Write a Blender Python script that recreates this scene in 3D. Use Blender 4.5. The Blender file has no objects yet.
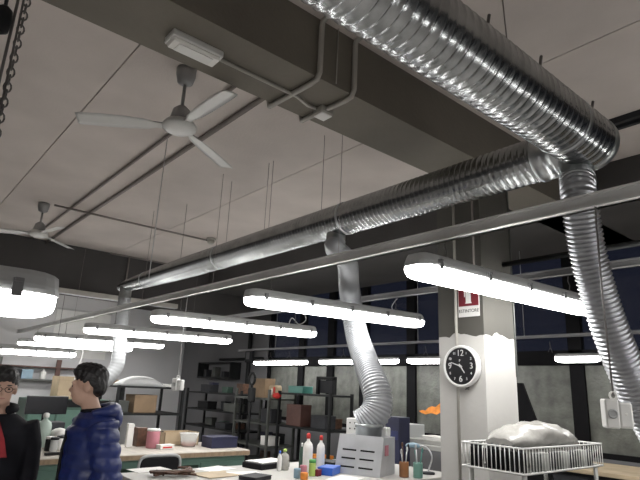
import bpy, bmesh, math, random
from mathutils import Vector, Matrix
random.seed(7)
SC = bpy.context.scene
COL = SC.collection
PI = math.pi

# ------------------------------------------------------------------ camera
FPX, YAW, PITCH, ROLL, EYE = 530.595, math.radians(50.364), math.radians(15.660), math.radians(-2.580), 1.6
FWD = Vector((-math.sin(YAW)*math.cos(PITCH), math.cos(YAW)*math.cos(PITCH), math.sin(PITCH)))
_r = Vector((math.cos(YAW), math.sin(YAW), 0)); _d = FWD.cross(_r)
RGT = math.cos(ROLL)*_r + math.sin(ROLL)*_d
DWN = -math.sin(ROLL)*_r + math.cos(ROLL)*_d
cam_d = bpy.data.cameras.new('camera'); cam = bpy.data.objects.new('camera', cam_d); COL.objects.link(cam)
cam_d.sensor_width = 36; cam_d.lens = FPX*36/640; cam_d.clip_start = .05
M = Matrix((RGT, -DWN, -FWD)).transposed().to_4x4(); M.translation = (0, 0, EYE)
cam.matrix_world = M
SC.camera = cam
# ------------------------------------------------------------------ world (night) and exposure
w = bpy.data.worlds.new('night'); SC.world = w; w.use_nodes = True
w.node_tree.nodes['Background'].inputs[0].default_value = (.016, .019, .036, 1)
w.node_tree.nodes['Background'].inputs[1].default_value = 1
SC.view_settings.view_transform = 'Standard'; SC.view_settings.look = 'None'
SC.view_settings.exposure = 0.0; SC.view_settings.gamma = 1; SC.view_settings.use_curve_mapping = False
LAMP_POWER = 22.0
ROOM_TOP = 3.78

# pixel -> point helpers: a pixel gives a direction, a plane it touches gives the distance
def ray(x, y): return RGT*((x-320)/FPX) + DWN*((y-240)/FPX) + FWD
def onX(x, y, X): d = ray(x, y); return Vector((0, 0, EYE)) + d*(X/d.x)
def onY(x, y, Y): d = ray(x, y); return Vector((0, 0, EYE)) + d*(Y/d.y)
def onZ(x, y, Z): d = ray(x, y); return Vector((0, 0, EYE)) + d*((Z-EYE)/d.z)
def at(x, y, dep): return Vector((0, 0, EYE)) + ray(x, y)*dep

# ------------------------------------------------------------------ materials
MATS = {}
def mat(name, col, rough=.6, metal=0, var=.12, scale=6, bump=0, bscale=None, emit=0, alpha=1, trans=0, stretch=None, col2=None, spec=None):
    if name in MATS: return MATS[name]
    m = bpy.data.materials.new(name); m.use_nodes = True; nt = m.node_tree; b = nt.nodes['Principled BSDF']
    L = nt.links.new
    tc = nt.nodes.new('ShaderNodeTexCoord'); mp = nt.nodes.new('ShaderNodeMapping'); L(tc.outputs['Object'], mp.inputs[0])
    if stretch: mp.inputs['Scale'].default_value = stretch
    n = nt.nodes.new('ShaderNodeTexNoise'); n.inputs['Scale'].default_value = scale; n.inputs['Detail'].default_value = 5
    L(mp.outputs[0], n.inputs['Vector'])
    r = nt.nodes.new('ShaderNodeValToRGB'); c = Vector(col[:3])
    lo = c*(1-var); hi = Vector(col2[:3]) if col2 else c*(1+var)
    r.color_ramp.elements[0].position = .3; r.color_ramp.elements[1].position = .7
    r.color_ramp.elements[0].color = (*lo, 1); r.color_ramp.elements[1].color = (*[min(1, v) for v in hi], 1)
    L(n.outputs['Fac'], r.inputs[0]); L(r.outputs[0], b.inputs['Base Color'])
    b.inputs['Roughness'].default_value = rough; b.inputs['Metallic'].default_value = metal
    if spec is not None: b.inputs['Specular IOR Level'].default_value = spec
    if bump:
        n2 = nt.nodes.new('ShaderNodeTexNoise'); n2.inputs['Scale'].default_value = bscale or scale*6; n2.inputs['Detail'].default_value = 4
        L(mp.outputs[0], n2.inputs['Vector'])
        bp = nt.nodes.new('ShaderNodeBump'); bp.inputs['Strength'].default_value = bump; bp.inputs['Distance'].default_value = .02
        L(n2.outputs['Fac'], bp.inputs['Height']); L(bp.outputs[0], b.inputs['Normal'])
    if emit: b.inputs['Emission Color'].default_value = (1, .985, .96, 1); b.inputs['Emission Strength'].default_value = emit
    if trans: b.inputs['Transmission Weight'].default_value = trans; b.inputs['IOR'].default_value = 1.45
    if alpha < 1: b.inputs['Alpha'].default_value = alpha
    MATS[name] = m; return m
def srgb(r, g, b):
    f = lambda v: (v/255/12.92 if v/255 < .04045 else ((v/255+.055)/1.055)**2.4)
    return (f(r), f(g), f(b))
mat('ceiling', (.60, .545, .51), .9, var=.10, scale=1.2, bump=.15, bscale=40)
mat('ceil_gap', (.08, .07, .065), .9)
mat('beam', (.17, .155, .128), .85, var=.14, scale=1.5, bump=.2, bscale=25)
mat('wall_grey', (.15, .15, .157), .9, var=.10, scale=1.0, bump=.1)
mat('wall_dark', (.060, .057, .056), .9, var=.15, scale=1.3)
mat('wall_pale', (.62, .62, .63), .9, var=.06, scale=1.0)
mat('floor', (.48, .46, .44), .6, var=.2, scale=2, bump=.1)
mat('col_white', (.52, .51, .49), .8, var=.05, scale=3, bump=.08)
mat('col_grey', (.075, .072, .063), .85, var=.12, scale=2)
mat('galv', (.37, .385, .39), .24, 1, var=.18, scale=9, bump=.13, bscale=14)
mat('galv_dull', (.36, .38, .38), .38, 1, var=.2, scale=10, bump=.25, bscale=14)
mat('galv_smooth', (.52, .54, .55), .28, 1, var=.1, scale=10)
mat('hose', (.40, .41, .43), .30, .85, var=.08, scale=8)
mat('hose_white', (.32, .33, .345), .42, .35, var=.06, scale=8)
mat('hose_grey', (.34, .35, .36), .5, .2, var=.06)
mat('rail_dim', (.26, .26, .265), .5, .2, var=.08)
mat('rail', (.72, .72, .71), .45, .25, var=.08, scale=4)
mat('lamp_grey', (.46, .47, .47), .5, var=.04)
mat('lamp_dark', (.10, .10, .12), .5, var=.05)
mat('clip', (.20, .20, .205), .45, .4)
mat('wire', (.16, .15, .145), .5, .5)
mat('wire_light', (.5, .5, .5), .5, .3)
mat('pipe', (.24, .215, .20), .6, .15, var=.1)
mat('pipe_light', (.40, .385, .35), .6, .1, var=.1)
mat('white_plastic', (.75, .75, .73), .45, var=.03)
mat('fan_white', (.62, .62, .60), .35, var=.04)
mat('fan_grey', (.30, .30, .30), .4, .4)
mat('black', (.012, .012, .013), .5, spec=.15, var=.2)
mat('black_gloss', (.01, .01, .012), .25)
mat('charcoal', (.035, .036, .04), .6, spec=.15, var=.2)
mat('rack', (.022, .023, .024), .5, .3, spec=.15, var=.2)
mat('rack_grey', (.085, .09, .083), .5, .3, var=.2)
mat('green_metal', (.10, .18, .145), .5, .1, var=.1)
mat('dark_green', (.06, .11, .085), .5, .1, var=.1)
mat('wood_top', (.46, .425, .375), .6, var=.15, scale=3, stretch=(1, 8, 1))
mat('wood_edge', (.26, .19, .12), .65, var=.2, scale=4, stretch=(1, 6, 1))
mat('pale_top', (.47, .46, .435), .6, var=.08, scale=2)
mat('card', (.26, .18, .11), .8, var=.15, scale=5)
mat('card_light', (.42, .33, .22), .8, var=.12, scale=5)
mat('navy', (.016, .018, .05), .55, var=.2)
mat('navy2', (.022, .028, .10), .5, var=.2)
mat('paper', (.82, .81, .78), .8, var=.03)
mat('red', (.17, .012, .022), .5)
mat('frame_black', (.008, .008, .009), .8, spec=.08)
mat('panel_silver', (.58, .59, .61), .38, .45, var=.08)
mat('red_cloth', (.26, .018, .024), .8, var=.25, scale=14)
mat('redb', (.55, .035, .03), .6)
mat('pink', (.50, .20, .24), .6)
mat('amber', (.30, .13, .05), .4, var=.3)
mat('orange', (.75, .26, .04), .6, var=.3, scale=12)
mat('blue', (.03, .12, .55), .4)
mat('cyan', (.24, .36, .45), .4)
mat('green', (.10, .38, .10), .5)
mat('lime', (.45, .62, .15), .5)
mat('seaglass', (.16, .32, .27), .3)
mat('teal', (.06, .20, .17), .4)
mat('brown', (.10, .05, .03), .55, var=.4, scale=20)
mat('redbrown', (.085, .038, .03), .6, var=.2)
mat('silver', (.62, .63, .64), .35, .85, var=.12, scale=5)
mat('clear', (.80, .82, .82), .15, var=.02, alpha=.40)
mat('bottle_clear', (.55, .66, .60), .2, var=.05, alpha=.75)
mat('bag', (.40, .39, .365), .22, var=.12, scale=14, bump=.9, bscale=9, alpha=.93)
mat('glass', (.02, .022, .03), .06, var=.05, alpha=.35)
mat('frosted', (.105, .11, .098), .5, var=.42, scale=6, bump=.3, bscale=30)
mat('skin', (.52, .33, .25), .55, var=.06, scale=10)
mat('skin_lip', (.40, .19, .16), .5)
mat('hair', (.012, .011, .012), .45, var=.3, scale=30, bump=.4, bscale=60)
mat('coat_black', (.012, .012, .016), .75, spec=.15, var=.2, scale=10)
mat('puffer', (.011, .022, .115), .42, var=.25, scale=5)
mat('puffer_light', (.022, .045, .20), .42, var=.2, scale=5)
mat('trousers', (.02, .022, .03), .8)
mat('diffuser', (.9, .9, .9), .4, emit=LAMP_POWER)
mat('clock_white', (.78, .78, .77), .35, var=.02)
mat('clock_face', (.015, .015, .017), .35)
mat('clock_mark', (.75, .75, .74), .5, var=.02)
mat('grey_machine', (.42, .42, .40), .5, var=.08)
mat('tan', (.50, .40, .27), .7, var=.15)

# ------------------------------------------------------------------ mesh builder
class MB:
    def __init__(s): s.v = []; s.f = []; s.sm = []
    def add(s, vs, fs, smooth=False):
        o = len(s.v); s.v += [Vector(p) for p in vs]
        s.f += [tuple(i+o for i in f) for f in fs]; s.sm += [smooth]*len(fs); return s
    def box(s, c, d, rz=0, taper=1):
        x, y, z = d[0]/2, d[1]/2, d[2]/2; c = Vector(c); R = Matrix.Rotation(rz, 3, 'Z')
        P = [R @ Vector((sx*x*(taper if sz > 0 else 1), sy*y*(taper if sz > 0 else 1), sz*z))+c for sz in (-1, 1) for sx, sy in ((-1, -1), (1, -1), (1, 1), (-1, 1))]
        return s.add(P, [(3, 2, 1, 0), (4, 5, 6, 7), (0, 1, 5, 4), (1, 2, 6, 5), (2, 3, 7, 6), (3, 0, 4, 7)])
    def bev(s, c, d, b=.01, rz=0):          # box with chamfered vertical and top edges
        x, y, z = d[0]/2, d[1]/2, d[2]/2; b = min(b, x*.9, y*.9, z*.9); c = Vector(c); R = Matrix.Rotation(rz, 3, 'Z')
        def ring(ix, zz):
            X, Y = x-ix, y-ix; k = max(b-ix, b*.3)
            return [R @ Vector((a, e, zz))+c for a, e in ((X-k, -Y), (X, -Y+k), (X, Y-k), (X-k, Y), (-X+k, Y), (-X, Y-k), (-X, -Y+k), (-X+k, -Y))]
        rings = [ring(b*.7, -z), ring(0, -z+b), ring(0, z-b), ring(b*.7, z)]
        return s.loft(rings, smooth=False)
    def loft(s, rings, smooth=True, closed=True, caps=True):
        n = len(rings[0]); vs = [p for r in rings for p in r]; fs = []
        for i in range(len(rings)-1):
            for j in range(n if closed else n-1):
                k = (j+1) % n; fs.append((i*n+j, i*n+k, (i+1)*n+k, (i+1)*n+j))
        s.add(vs, fs, smooth)
        if caps:
            o = len(s.v)-len(vs)
            s.f += [tuple(o+j for j in reversed(range(n))), tuple(o+(len(rings)-1)*n+j for j in range(n))]; s.sm += [False, False]
        return s
    def tube(s, pts, r, n=8, caps=True, smooth=True):
        pts = [Vector(p) for p in pts]; rs = r if isinstance(r, (list, tuple)) else [r]*len(pts); rings = []; up = None
        for i, p in enumerate(pts):
            t = (pts[min(i+1, len(pts)-1)]-pts[max(i-1, 0)]).normalized()
            if up is None:
                up = Vector((0, 0, 1)) if abs(t.z) < .9 else Vector((1, 0, 0))
            a = t.cross(up).normalized(); up = a.cross(t).normalized()
            rings.append([p+(a*math.cos(2*PI*j/n)+up*math.sin(2*PI*j/n))*rs[i] for j in range(n)])
        return s.loft(rings, smooth, True, caps)
    def lathe(s, prof, c=(0, 0, 0), n=16, smooth=True, axis='Z'):
        c = Vector(c); rings = []
        for r, z in prof:
            R = []
            for j in range(n):
                a = 2*PI*j/n; p = Vector((r*math.cos(a), r*math.sin(a), z))
                if axis == 'Y': p = Vector((p.x, -p.z, p.y))     # +z of the profile looks along -Y
                if axis == 'X': p = Vector((p.z, p.x, p.y))
                R.append(p+c)
            rings.append(R)
        return s.loft(rings, smooth)
    def ell(s, c, r, n=14, m=9, rot=None):
        c = Vector(c); rings = []
        for i in range(m+1):
            th = PI*(.03+.94*i/m)
            R = []
            for j in range(n):
                p = Vector((r[0]*math.sin(th)*math.cos(2*PI*j/n), r[1]*math.sin(th)*math.sin(2*PI*j/n), -r[2]*math.cos(th)))
                R.append((rot @ p if rot else p)+c)
            rings.append(R)
        return s.loft(rings)
    def poly(s, pts, thick):                # flat polygon pts extruded by a vector
        t = Vector(thick); n = len(pts); P = [Vector(p) for p in pts]
        return s.add(P+[p+t for p in P], [tuple(reversed(range(n))), tuple(range(n, 2*n))]+[(i, (i+1) % n, n+(i+1) % n, n+i) for i in range(n)])
    def mesh(s, name):
        me = bpy.data.meshes.new(name); me.from_pydata([tuple(p) for p in s.v], [], s.f); me.update()
        bm = bmesh.new(); bm.from_mesh(me); bmesh.ops.recalc_face_normals(bm, faces=bm.faces); bm.to_mesh(me); bm.free()
        me.polygons.foreach_set('use_smooth', s.sm); return me
    def build(s, name, m, parent=None):
        if parent is None and s.v:          # top level: origin at the base centre
            lo = [min(p[i] for p in s.v) for i in range(3)]; hi = [max(p[i] for p in s.v) for i in range(3)]
            o = Vector(((lo[0]+hi[0])/2, (lo[1]+hi[1])/2, lo[2])); s.v = [p-o for p in s.v]
        else: o = Vector()
        me = s.mesh(name); me.materials.append(MATS[m] if isinstance(m, str) else m)
        ob = bpy.data.objects.new(name, me); COL.objects.link(ob); ob.location = o
        if parent: ob.parent = parent
        return ob
def tag(o, label, cat, group=None):
    o['label'] = label; o['category'] = cat
    if group: o['group'] = group
    return o
def thing(name, label, cat, loc=(0, 0, 0), rz=0, group=None):
    o = bpy.data.objects.new(name, None); COL.objects.link(o); o.empty_display_size = .1
    o.location = loc; o.rotation_euler = (0, 0, rz); return tag(o, label, cat, group)
def struct(o): o['kind'] = 'structure'; return o
def bez(pts, k=8):                          # Catmull-Rom through points
    P = [Vector(p) for p in pts]; P = [P[0]*2-P[1]]+P+[P[-1]*2-P[-2]]; out = []
    for i in range(1, len(P)-2):
        a, b, c, d = P[i-1:i+3]
        for j in range(k):
            t = j/k; out.append(.5*((2*b)+(c-a)*t+(2*a-5*b+4*c-d)*t*t+(3*b-a-3*c+d)*t**3))
    out.append(P[-2]); return out
def link(name, me, parent, loc=(0, 0, 0), rz=0):
    o = bpy.data.objects.new(name, me); COL.objects.link(o); o.parent = parent; o.location = loc; o.rotation_euler = (0, 0, rz); return o
def text_mesh(txt, size, depth=.001, font_scale_x=1):
    cu = bpy.data.curves.new('lettering', 'FONT'); cu.body = txt; cu.size = size; cu.align_x = 'CENTER'; cu.align_y = 'CENTER'; cu.extrude = depth
    ob = bpy.data.objects.new('lettering', cu); COL.objects.link(ob)
    dg = bpy.context.evaluated_depsgraph_get(); me = bpy.data.meshes.new_from_object(ob.evaluated_get(dg))
    bpy.data.objects.remove(ob); return me
def text_obj(txt, size, m, parent, loc, rot, depth=.001):
    me = text_mesh(txt, size, depth); me.materials.clear(); me.materials.append(MATS[m])
    o = bpy.data.objects.new('lettering', me); COL.objects.link(o); o.parent = parent; o.location = loc; o.rotation_euler = rot; return o

# ------------------------------------------------------------------ room shell
XL, XR, YF, YN = -13.5, 4.2, 6.6, -4.5      # end wall, wall behind, window wall, near wall
fl = struct(MB().box(((XL+XR)/2, (YF+YN)/2, -.05), (XR-XL, YF-YN, .1)).build('floor', 'floor'))
ce = struct(MB().box(((XL+XR)/2, (YF+YN)/2, ROOM_TOP+.11), (XR-XL+.4, YF-YN+.4, .14)).build('ceiling', 'ceil_gap'))
ys = [YN, -3.2, -1.1, 1.0, 3.1, 5.2, YF]; xs = [XL, -9.5, -2.39, XR]
for i in range(len(ys)-1):
    for j in range(len(xs)-1):
        g = .0045
        MBp = MB().box(((xs[j]+xs[j+1])/2, (ys[i]+ys[i+1])/2, ROOM_TOP+.02), (xs[j+1]-xs[j]-2*g, ys[i+1]-ys[i]-2*g, .04))
        o = MBp.build('ceiling_panel', 'ceiling'); o.parent = ce; o.location = o.location-ce.location
struct(MB().box((XL-.1, (YF+YN)/2, 1.9), (.2, YF-YN+.4, 3.8)).build('wall_end', 'wall_pale'))
struct(MB().box((XR+.1, (YF+YN)/2, 1.9), (.2, YF-YN+.4, 3.8)).build('wall_back', 'wall_grey'))
struct(MB().box(((XL+XR)/2, YN-.1, 1.9), (XR-XL, .2, 3.8)).build('wall_near', 'wall_grey'))
# window wall: sill wall, lintel, solid pier at the end
struct(MB().box(((XL+XR)/2, YF+.1, .49), (XR-XL, .2, .98)).build('wall_window_sill', 'wall_grey'))
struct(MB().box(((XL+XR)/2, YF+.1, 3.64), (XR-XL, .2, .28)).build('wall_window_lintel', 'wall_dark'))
struct(MB().box(((XL-9.55)/2, YF+.1, 2.24), (-9.55-XL, .2, 2.52)).build('wall_window_pier', 'wall_grey'))
# beams and column
struct(MB().box((-2.39, (YF+YN)/2, (3.38+ROOM_TOP)/2-.001), (.44, YF-YN, ROOM_TOP-3.38)).build('beam', 'beam'))
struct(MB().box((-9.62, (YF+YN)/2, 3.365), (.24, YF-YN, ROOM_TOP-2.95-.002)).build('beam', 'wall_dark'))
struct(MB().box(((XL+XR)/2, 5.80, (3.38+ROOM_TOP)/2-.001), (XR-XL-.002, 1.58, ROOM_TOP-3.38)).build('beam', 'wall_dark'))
col = struct(MB().box((-2.4, 3.605, 1.135), (.40, .41, 2.27)).build('column', 'col_white'))
# white paint stops at a ragged line; above it the grey coat
def ragged(n, a, b, base):
    return [(a+(b-a)*i/n, base+.006*math.sin(i*1.7)+.004*math.sin(i*4.1)+(.022 if 3 < i < 8 else 0)) for i in range(n+1)]
up = MB()
for face in range(4):
    pr_ = ragged(12, -.2005, .2005, 2.025) if face % 2 == 0 else ragged(12, -.2055, .2055, 2.03)
    pts = []
    for u, z in pr_:
        pts.append((u, z))
    half = .2062 if face % 2 == 0 else .2012
    R = Matrix.Rotation(face*PI/2, 3, 'Z')
    for i in range(12):
        q = [(pts[i][0], -half, pts[i][1]), (pts[i+1][0], -half, pts[i+1][1]), (pts[i+1][0], -half, 3.38), (pts[i][0], -half, 3.38)]
        up.poly([R @ Vector(p)+Vector((-2.4, 3.605, 0)) for p in q], R @ Vector((0, .012, 0)))
o = up.build('grey_paint', 'col_grey'); o.parent = col; o.location = o.location-col.location
o = MB().box((-2.4, 3.605, 2.8), (.395, .405, 1.15)).build('shaft', 'col_grey'); o.parent = col; o.location = o.location-col.location
# corner strip on the column
o = MB().box((-2.198, 3.812, 2.55), (.014, .014, 1.6)).build('corner_strip', 'rack_grey'); o.parent = col; o.location = o.location-col.location

# windows
WX = [(-9.55, -8.42), (-8.42, -7.55), (-7.55, -6.68), (-6.68, -5.62), (-5.62, -4.35), (-4.35, -3.03), (-3.03, -1.75), (-1.75, -.45), (-.45, .85), (.85, 2.3), (2.3, 4.2)]
for i, (a, b) in enumerate(WX):
    fr = MB(); y = YF+.06; t = .085
    for x in (a+t/2, b-t/2): fr.box((x, y, 2.24), (t, .08, 2.52))
    for z, h in ((1.01, .06), (2.10, .18), (3.47, .06)): fr.box(((a+b)/2, y-.002, z), (b-a-.012, .076, h))
    wn = struct(fr.build('window_%d' % (i+1), 'frame_black')); wn['label'] = 'dark framed window with frosted lower pane and night glass above'
    c = wn.location
    for nm, z0, z1, m in (('lower_pane', 1.04, 2.01, 'frosted'), ('upper_pane', 2.19, 3.44, 'glass')):
        p = MB().box(((a+b)/2, y+.01, (z0+z1)/2), (b-a-2*t, .012, z1-z0)).build(nm, m); p.parent = wn; p.location = p.location-c
    if i == 4:
        q0 = onY(419, 408, y); q1 = onY(441, 404, y); pts = []
        prof = [(0, .1), (.15, .22), (.3, .18), (.45, .5), (.6, .62), (.75, .55), (1, 1), (1, .15), (.8, -.1), (.55, 0), (.3, -.15), (.12, -.05)]
        for u, v in prof: pts.append((q0.x+(q1.x-q0.x)*u, y+.004, q0.z-.06+.16*v))
        s_ = MB().poly(pts, (0, -.004, 0)).build('orange_smear', 'orange'); s_.parent = wn; s_.location = s_.location-c; s_['label'] = 'orange paint smear on the frosted pane'

# ------------------------------------------------------------------ ducts
def ribbed(length, r, pitch, h, n=36, taper=None, seg=8, wob=0):
    prof = []; k = int(length/pitch)
    for i in range(k):
        for j in range(seg):
            z = (i+j/seg)*pitch; rr = r if not taper else r*(1+(taper-1)*(z/length)**7)
            e = h*math.exp(-((j/seg-.5)/.12)**2)
            prof.append((rr+e+wob*math.sin(i*2.3)*(.5+.5*math.sin(i*.7)), z))
    return prof
def ring_seam(axis_pts, r): pass
duct = thing('ventilation_duct', 'large ribbed galvanized ventilation duct crossing below the ceiling beside the beam, turning at a corner', 'duct', (-1.09, 2.75, 2.93))
AX, AZ, BY = -1.09, 2.93, 2.75
# run along Y (origin at the corner)
mbA = MB(); mbA.lathe(ribbed(6.6, .146, .050, .0042, 40, wob=.0008), (0, 0, 0), 40, axis='Y')
mbA.build('duct_run', 'galv', duct)
for k in range(3):
    yy = -.30-k*2.1
    MB().lathe([(.146, -.012), (.1515, -.008), (.1515, .008), (.146, .012)], (0, yy, 0), 40, axis='Y').build('joint_band', 'galv_smooth', duct)
el = [(.147, 0)]
cap = MB(); prof = [(.150, -.03), (.151, .0), (.150, .01), (.147, .03), (.138, .042), (.09, .050), (.01, .051)]
rings = []
for r_, z_ in prof:
    rings.append([Vector((r_*math.cos(2*PI*j/40), z_, r_*math.sin(2*PI*j/40))) for j in range(40)])
cap.loft(rings); cap.build('end_cap', 'galv_dull', duct)
# branch along -X, tapering toward the far end
LB = 6.75
prof = ribbed(LB, .129, .040, .0026, 36, taper=.45, wob=.0006)
mbB = MB(); rings = []
for r_, z_ in prof: rings.append([Vector((-.12-z_, r_*math.cos(2*PI*j/36), r_*math.sin(2*PI*j/36))) for j in range(36)])
mbB.loft(rings); mbB.build('branch_run', 'galv', duct)
rings = [[Vector((-x, r_*math.cos(2*PI*j/36), r_*math.sin(2*PI*j/36))) for j in range(36)] for x, r_ in ((.08, .134), (.14, .135), (.15, .140), (.165, .140), (.168, .133), (.255, .133), (.258, .139), (.275, .139), (.28, .129))]
MB().loft(rings).build('collar', 'galv_smooth', duct)
for k in range(3):
    x = -1.9-k*2.0; rr = .129*(1+(.45-1)*((-.12-x)/LB)**7)
    rings = [[Vector((x+dx, r_*math.cos(2*PI*j/36), r_*math.sin(2*PI*j/36))) for j in range(36)] for dx, r_ in ((-.012, rr), (-.008, rr+.005), (.008, rr+.005), (.012, rr))]
    MB().loft(rings).build('joint_band', 'galv_smooth', duct)
# stubs that take the hoses
def stub(p, r, m='galv_dull'):
    MB().lathe([(r*.98, .16), (r, .14), (r, 0), (r*1.06, -.005), (r*1.06, -.03), (r, -.035)][::-1], p, 28).build('hose_stub', m, duct)
stub((-.06, -.04, -.20), .086); stub((-2.03, 0, -.19), .078); stub((-6.62, 0, -.17), .085)
def hose(name, pts, r0, r1, pitch, m, label, amp=.008, n=22):
    path = bez(pts, 24); L = [0]
    for a, b in zip(path, path[1:]): L.append(L[-1]+(b-a).length)
    N = int(L[-1]/pitch)*6; out = []; rs = []; k = 0
    for i in range(N+1):
        s = L[-1]*i/N
        while k < len(L)-2 and L[k+1] < s: k += 1
        t = (s-L[k])/max(1e-6, L[k+1]-L[k]); out.append(path[k].lerp(path[k+1], t))
        f = i/N; rs.append(r0+(r1-r0)*f+amp*math.cos(2*PI*i/6))
    o = MB().tube(out, rs, n, caps=False).build(name, m)
    return tag(o, label, 'hose')
dA = 2.85
hp = [Vector((-1.15, 2.71, 2.74)), at(579, 200, 2.76), at(587, 250, 2.78), at(598, 292, 2.78), at(611, 332, 2.77), at(626, 370, 2.77), at(645, 411, 2.76), at(668, 455, 2.75), at(690, 520, 2.75)]
hose('flexible_hose', hp, .084, .094, .024, 'hose', 'wide silver corrugated hose falling from the duct corner behind the hanging switch box', .0055)
hp = [Vector((-3.12, 2.75, 2.76)), Vector((-3.13, 2.76, 2.70)), at(347, 262, 4.80), at(349, 285, 5.38), at(352, 308, 5.55), at(357, 335, 5.48), at(365, 360, 5.22), at(374, 383, 4.95), at(378, 399, 4.85), at(376, 411, 4.80), at(369, 420, 4.78), at(362, 425, 4.78)]
hose('flexible_hose', hp, .078, .138, .026, 'hose_white', 'pale grey corrugated hose bending into the slotted extraction box on the bench', .0045)
p0 = Vector((-7.71, 2.75, 2.74)); 
hp = [p0, Vector((-7.71, 2.76, 2.3)), Vector((-7.70, 2.78, 1.95)), Vector((-7.70, 2.76, 1.75)), Vector((-7.70, 2.64, 1.58)), Vector((-7.70, 2.46, 1.50)), Vector((-7.70, 2.30, 1.46))]
hose('flexible_hose', hp, .090, .100, .05, 'hose_grey', 'smooth white hose dropping from the tapered far end of the duct and curving aside', .0015)

# wires that carry the duct and the rails
def wire(p, q, label, cat='wire', r=.0022, m='wire', name='hanging_wire', group=None):
    return tag(MB().tube([p, q], r, 5).build(name, m), label, cat, group)
for px, py in ((180, 202), (233, 182), (258, 159), (304, 172)):
    c = onZ(px, py, ROOM_TOP); wire((c.x, BY, ROOM_TOP), (c.x, BY, 3.06), 'thin dark wire holding the long tapering duct branch from the ceiling', group='wires of the duct branch')
wire((-3.32, BY, ROOM_TOP), (-3.32, BY, 3.07), 'thin dark wire holding the long tapering duct branch from the ceiling', group='wires of the duct branch')
for yy, h_ in ((-1.62, .03), (-1.05, .05), (-.62, .06), (-.08, .045)):
    MB().tube([(.06, yy, .13), (.075, yy, .15+h_)], .007, 6).build('bolt', 'wire', duct)
wire((-1.30, 2.32, ROOM_TOP), (-1.27, 2.32, 3.05), 'reddish cord tied between ceiling and the large duct', 'cord', .004, 'pipe', 'suspension_wire')

# ------------------------------------------------------------------ hanging rails
Y1, ZR1, Y2, ZR2 = 2.57, 2.50, 4.16, 2.555
def rail(name, y, z, h, x0, x1, label, m='rail', wd=.05):
    b = MB(); L = x1-x0; cx = (x0+x1)/2
    b.box((cx, y, z+h/2), (L, wd*.5, h)); b.box((cx, y-wd*.3, z+.004), (L, wd*1.1, .008)); b.box((cx, y-wd*.2, z+h-.004), (L, wd*.9, .008))
    return tag(b.build(name, m), label, 'rail')
rail('lighting_rail', Y1, ZR1, .075, XL, 3.2, 'long white metal rail running under the duct, near ends of the lamps hang from it')
rail('lighting_rail', Y2, ZR2, .06, -12.8, 3.2, 'grey metal rail passing just behind the column, far ends of the lamps hang from it', 'rail_dim')
rail('lighting_rail', 6.05, 2.285, .035, -9.8, 3, 'thin grey rail in front of the windows above the far lamps', 'rail_dim')
wire((-2.2, 3.70, 2.60), (3, 3.70, 2.60), 'dark conduit running from the column toward the window side', 'conduit', .022, 'rack', 'side_conduit')
RG = 'thin wires holding the near lighting rail'
for x in (-9.4, -6.58, -4.78, -2.88, -.4, 1.8):
    wire((x, Y1, ROOM_TOP), (x, Y1, ZR1+.07), 'thin wire holding the long white rail under the duct from the ceiling', group=RG, m='pipe', r=.0022)
for x in (-8.3, -4.6, -1.2, 1.8):
    wire((x, Y2, ROOM_TOP), (x, Y2, ZR2+.055), 'thin wire holding the grey rail behind the column from the ceiling', m='wire', r=.0022, group='wires of the far lighting rail')
for x in (-8.5, -5.0, -3.36, .6):
    wire((x, 6.05, ROOM_TOP), (x, 6.05, 2.315), 'thin wire holding the rail in front of the windows', m='wire_light', r=.004, group='wires of the window rail')
c = Vector((-4.32, 1.72, 3.75))
wire(c, (-4.32, 1.72, 2.42), 'loose white cable dropping from the nearer ceiling pipe', 'cable', .004, 'wire_light', 'hanging_cable')

# ------------------------------------------------------------------ lamps
def lamp_parts(L, w=.19, hh=.07, dd=.075):
    def ends(): return [(-L/2, .50), (-L/2+.018, .74), (-L/2+.05, .93), (-L/2+.09, 1), (L/2-.09, 1), (L/2-.05, .93), (L/2-.018, .74), (L/2, .50)]
    prof_h = [(-.5, 0), (-.5, .3), (-.40, .75), (-.30, 1), (.30, 1), (.40, .75), (.5, .3), (.5, 0)]
    prof_d = [(-.48, 0), (-.545, -.16), (-.54, -.40), (-.45, -.76), (-.28, -.95), (0, -1), (.28, -.95), (.45, -.76), (.54, -.40), (.545, -.16), (.48, 0)]
    h = MB(); h.loft([[Vector((x*w*s, y, z*hh*(.6+.4*s))) for x, z in prof_h] for y, s in ends()], smooth=False)
    lip = MB(); lip.loft([[Vector((x*w*s*1.03, y*1.003, z)) for x, z in ((-.5, -.006), (-.5, .010), (.5, .010), (.5, -.006))] for y, s in ends()], smooth=False)
    d = MB(); d.loft([[Vector((x*w*s, y*.997, z*dd*(.45+.55*s)-.003)) for x, z in prof_d] for y, s in ends()], smooth=True)
    clip = MB().box((0, 0, 0), (.016, .030, .055)).box((.004, 0, .022), (.022, .024, .012))
    hook = MB().tube([(-.05, 0, .05), (-.02, 0, .085), (0, 0, .10), (.02, 0, .085), (.05, 0, .05)], .0035, 5)
    return [x.mesh(n) for x, n in ((h, 'housing'), (lip, 'gasket'), (d, 'diffuser'), (clip, 'clip'), (hook, 'hook'))]
LM = {}
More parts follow.
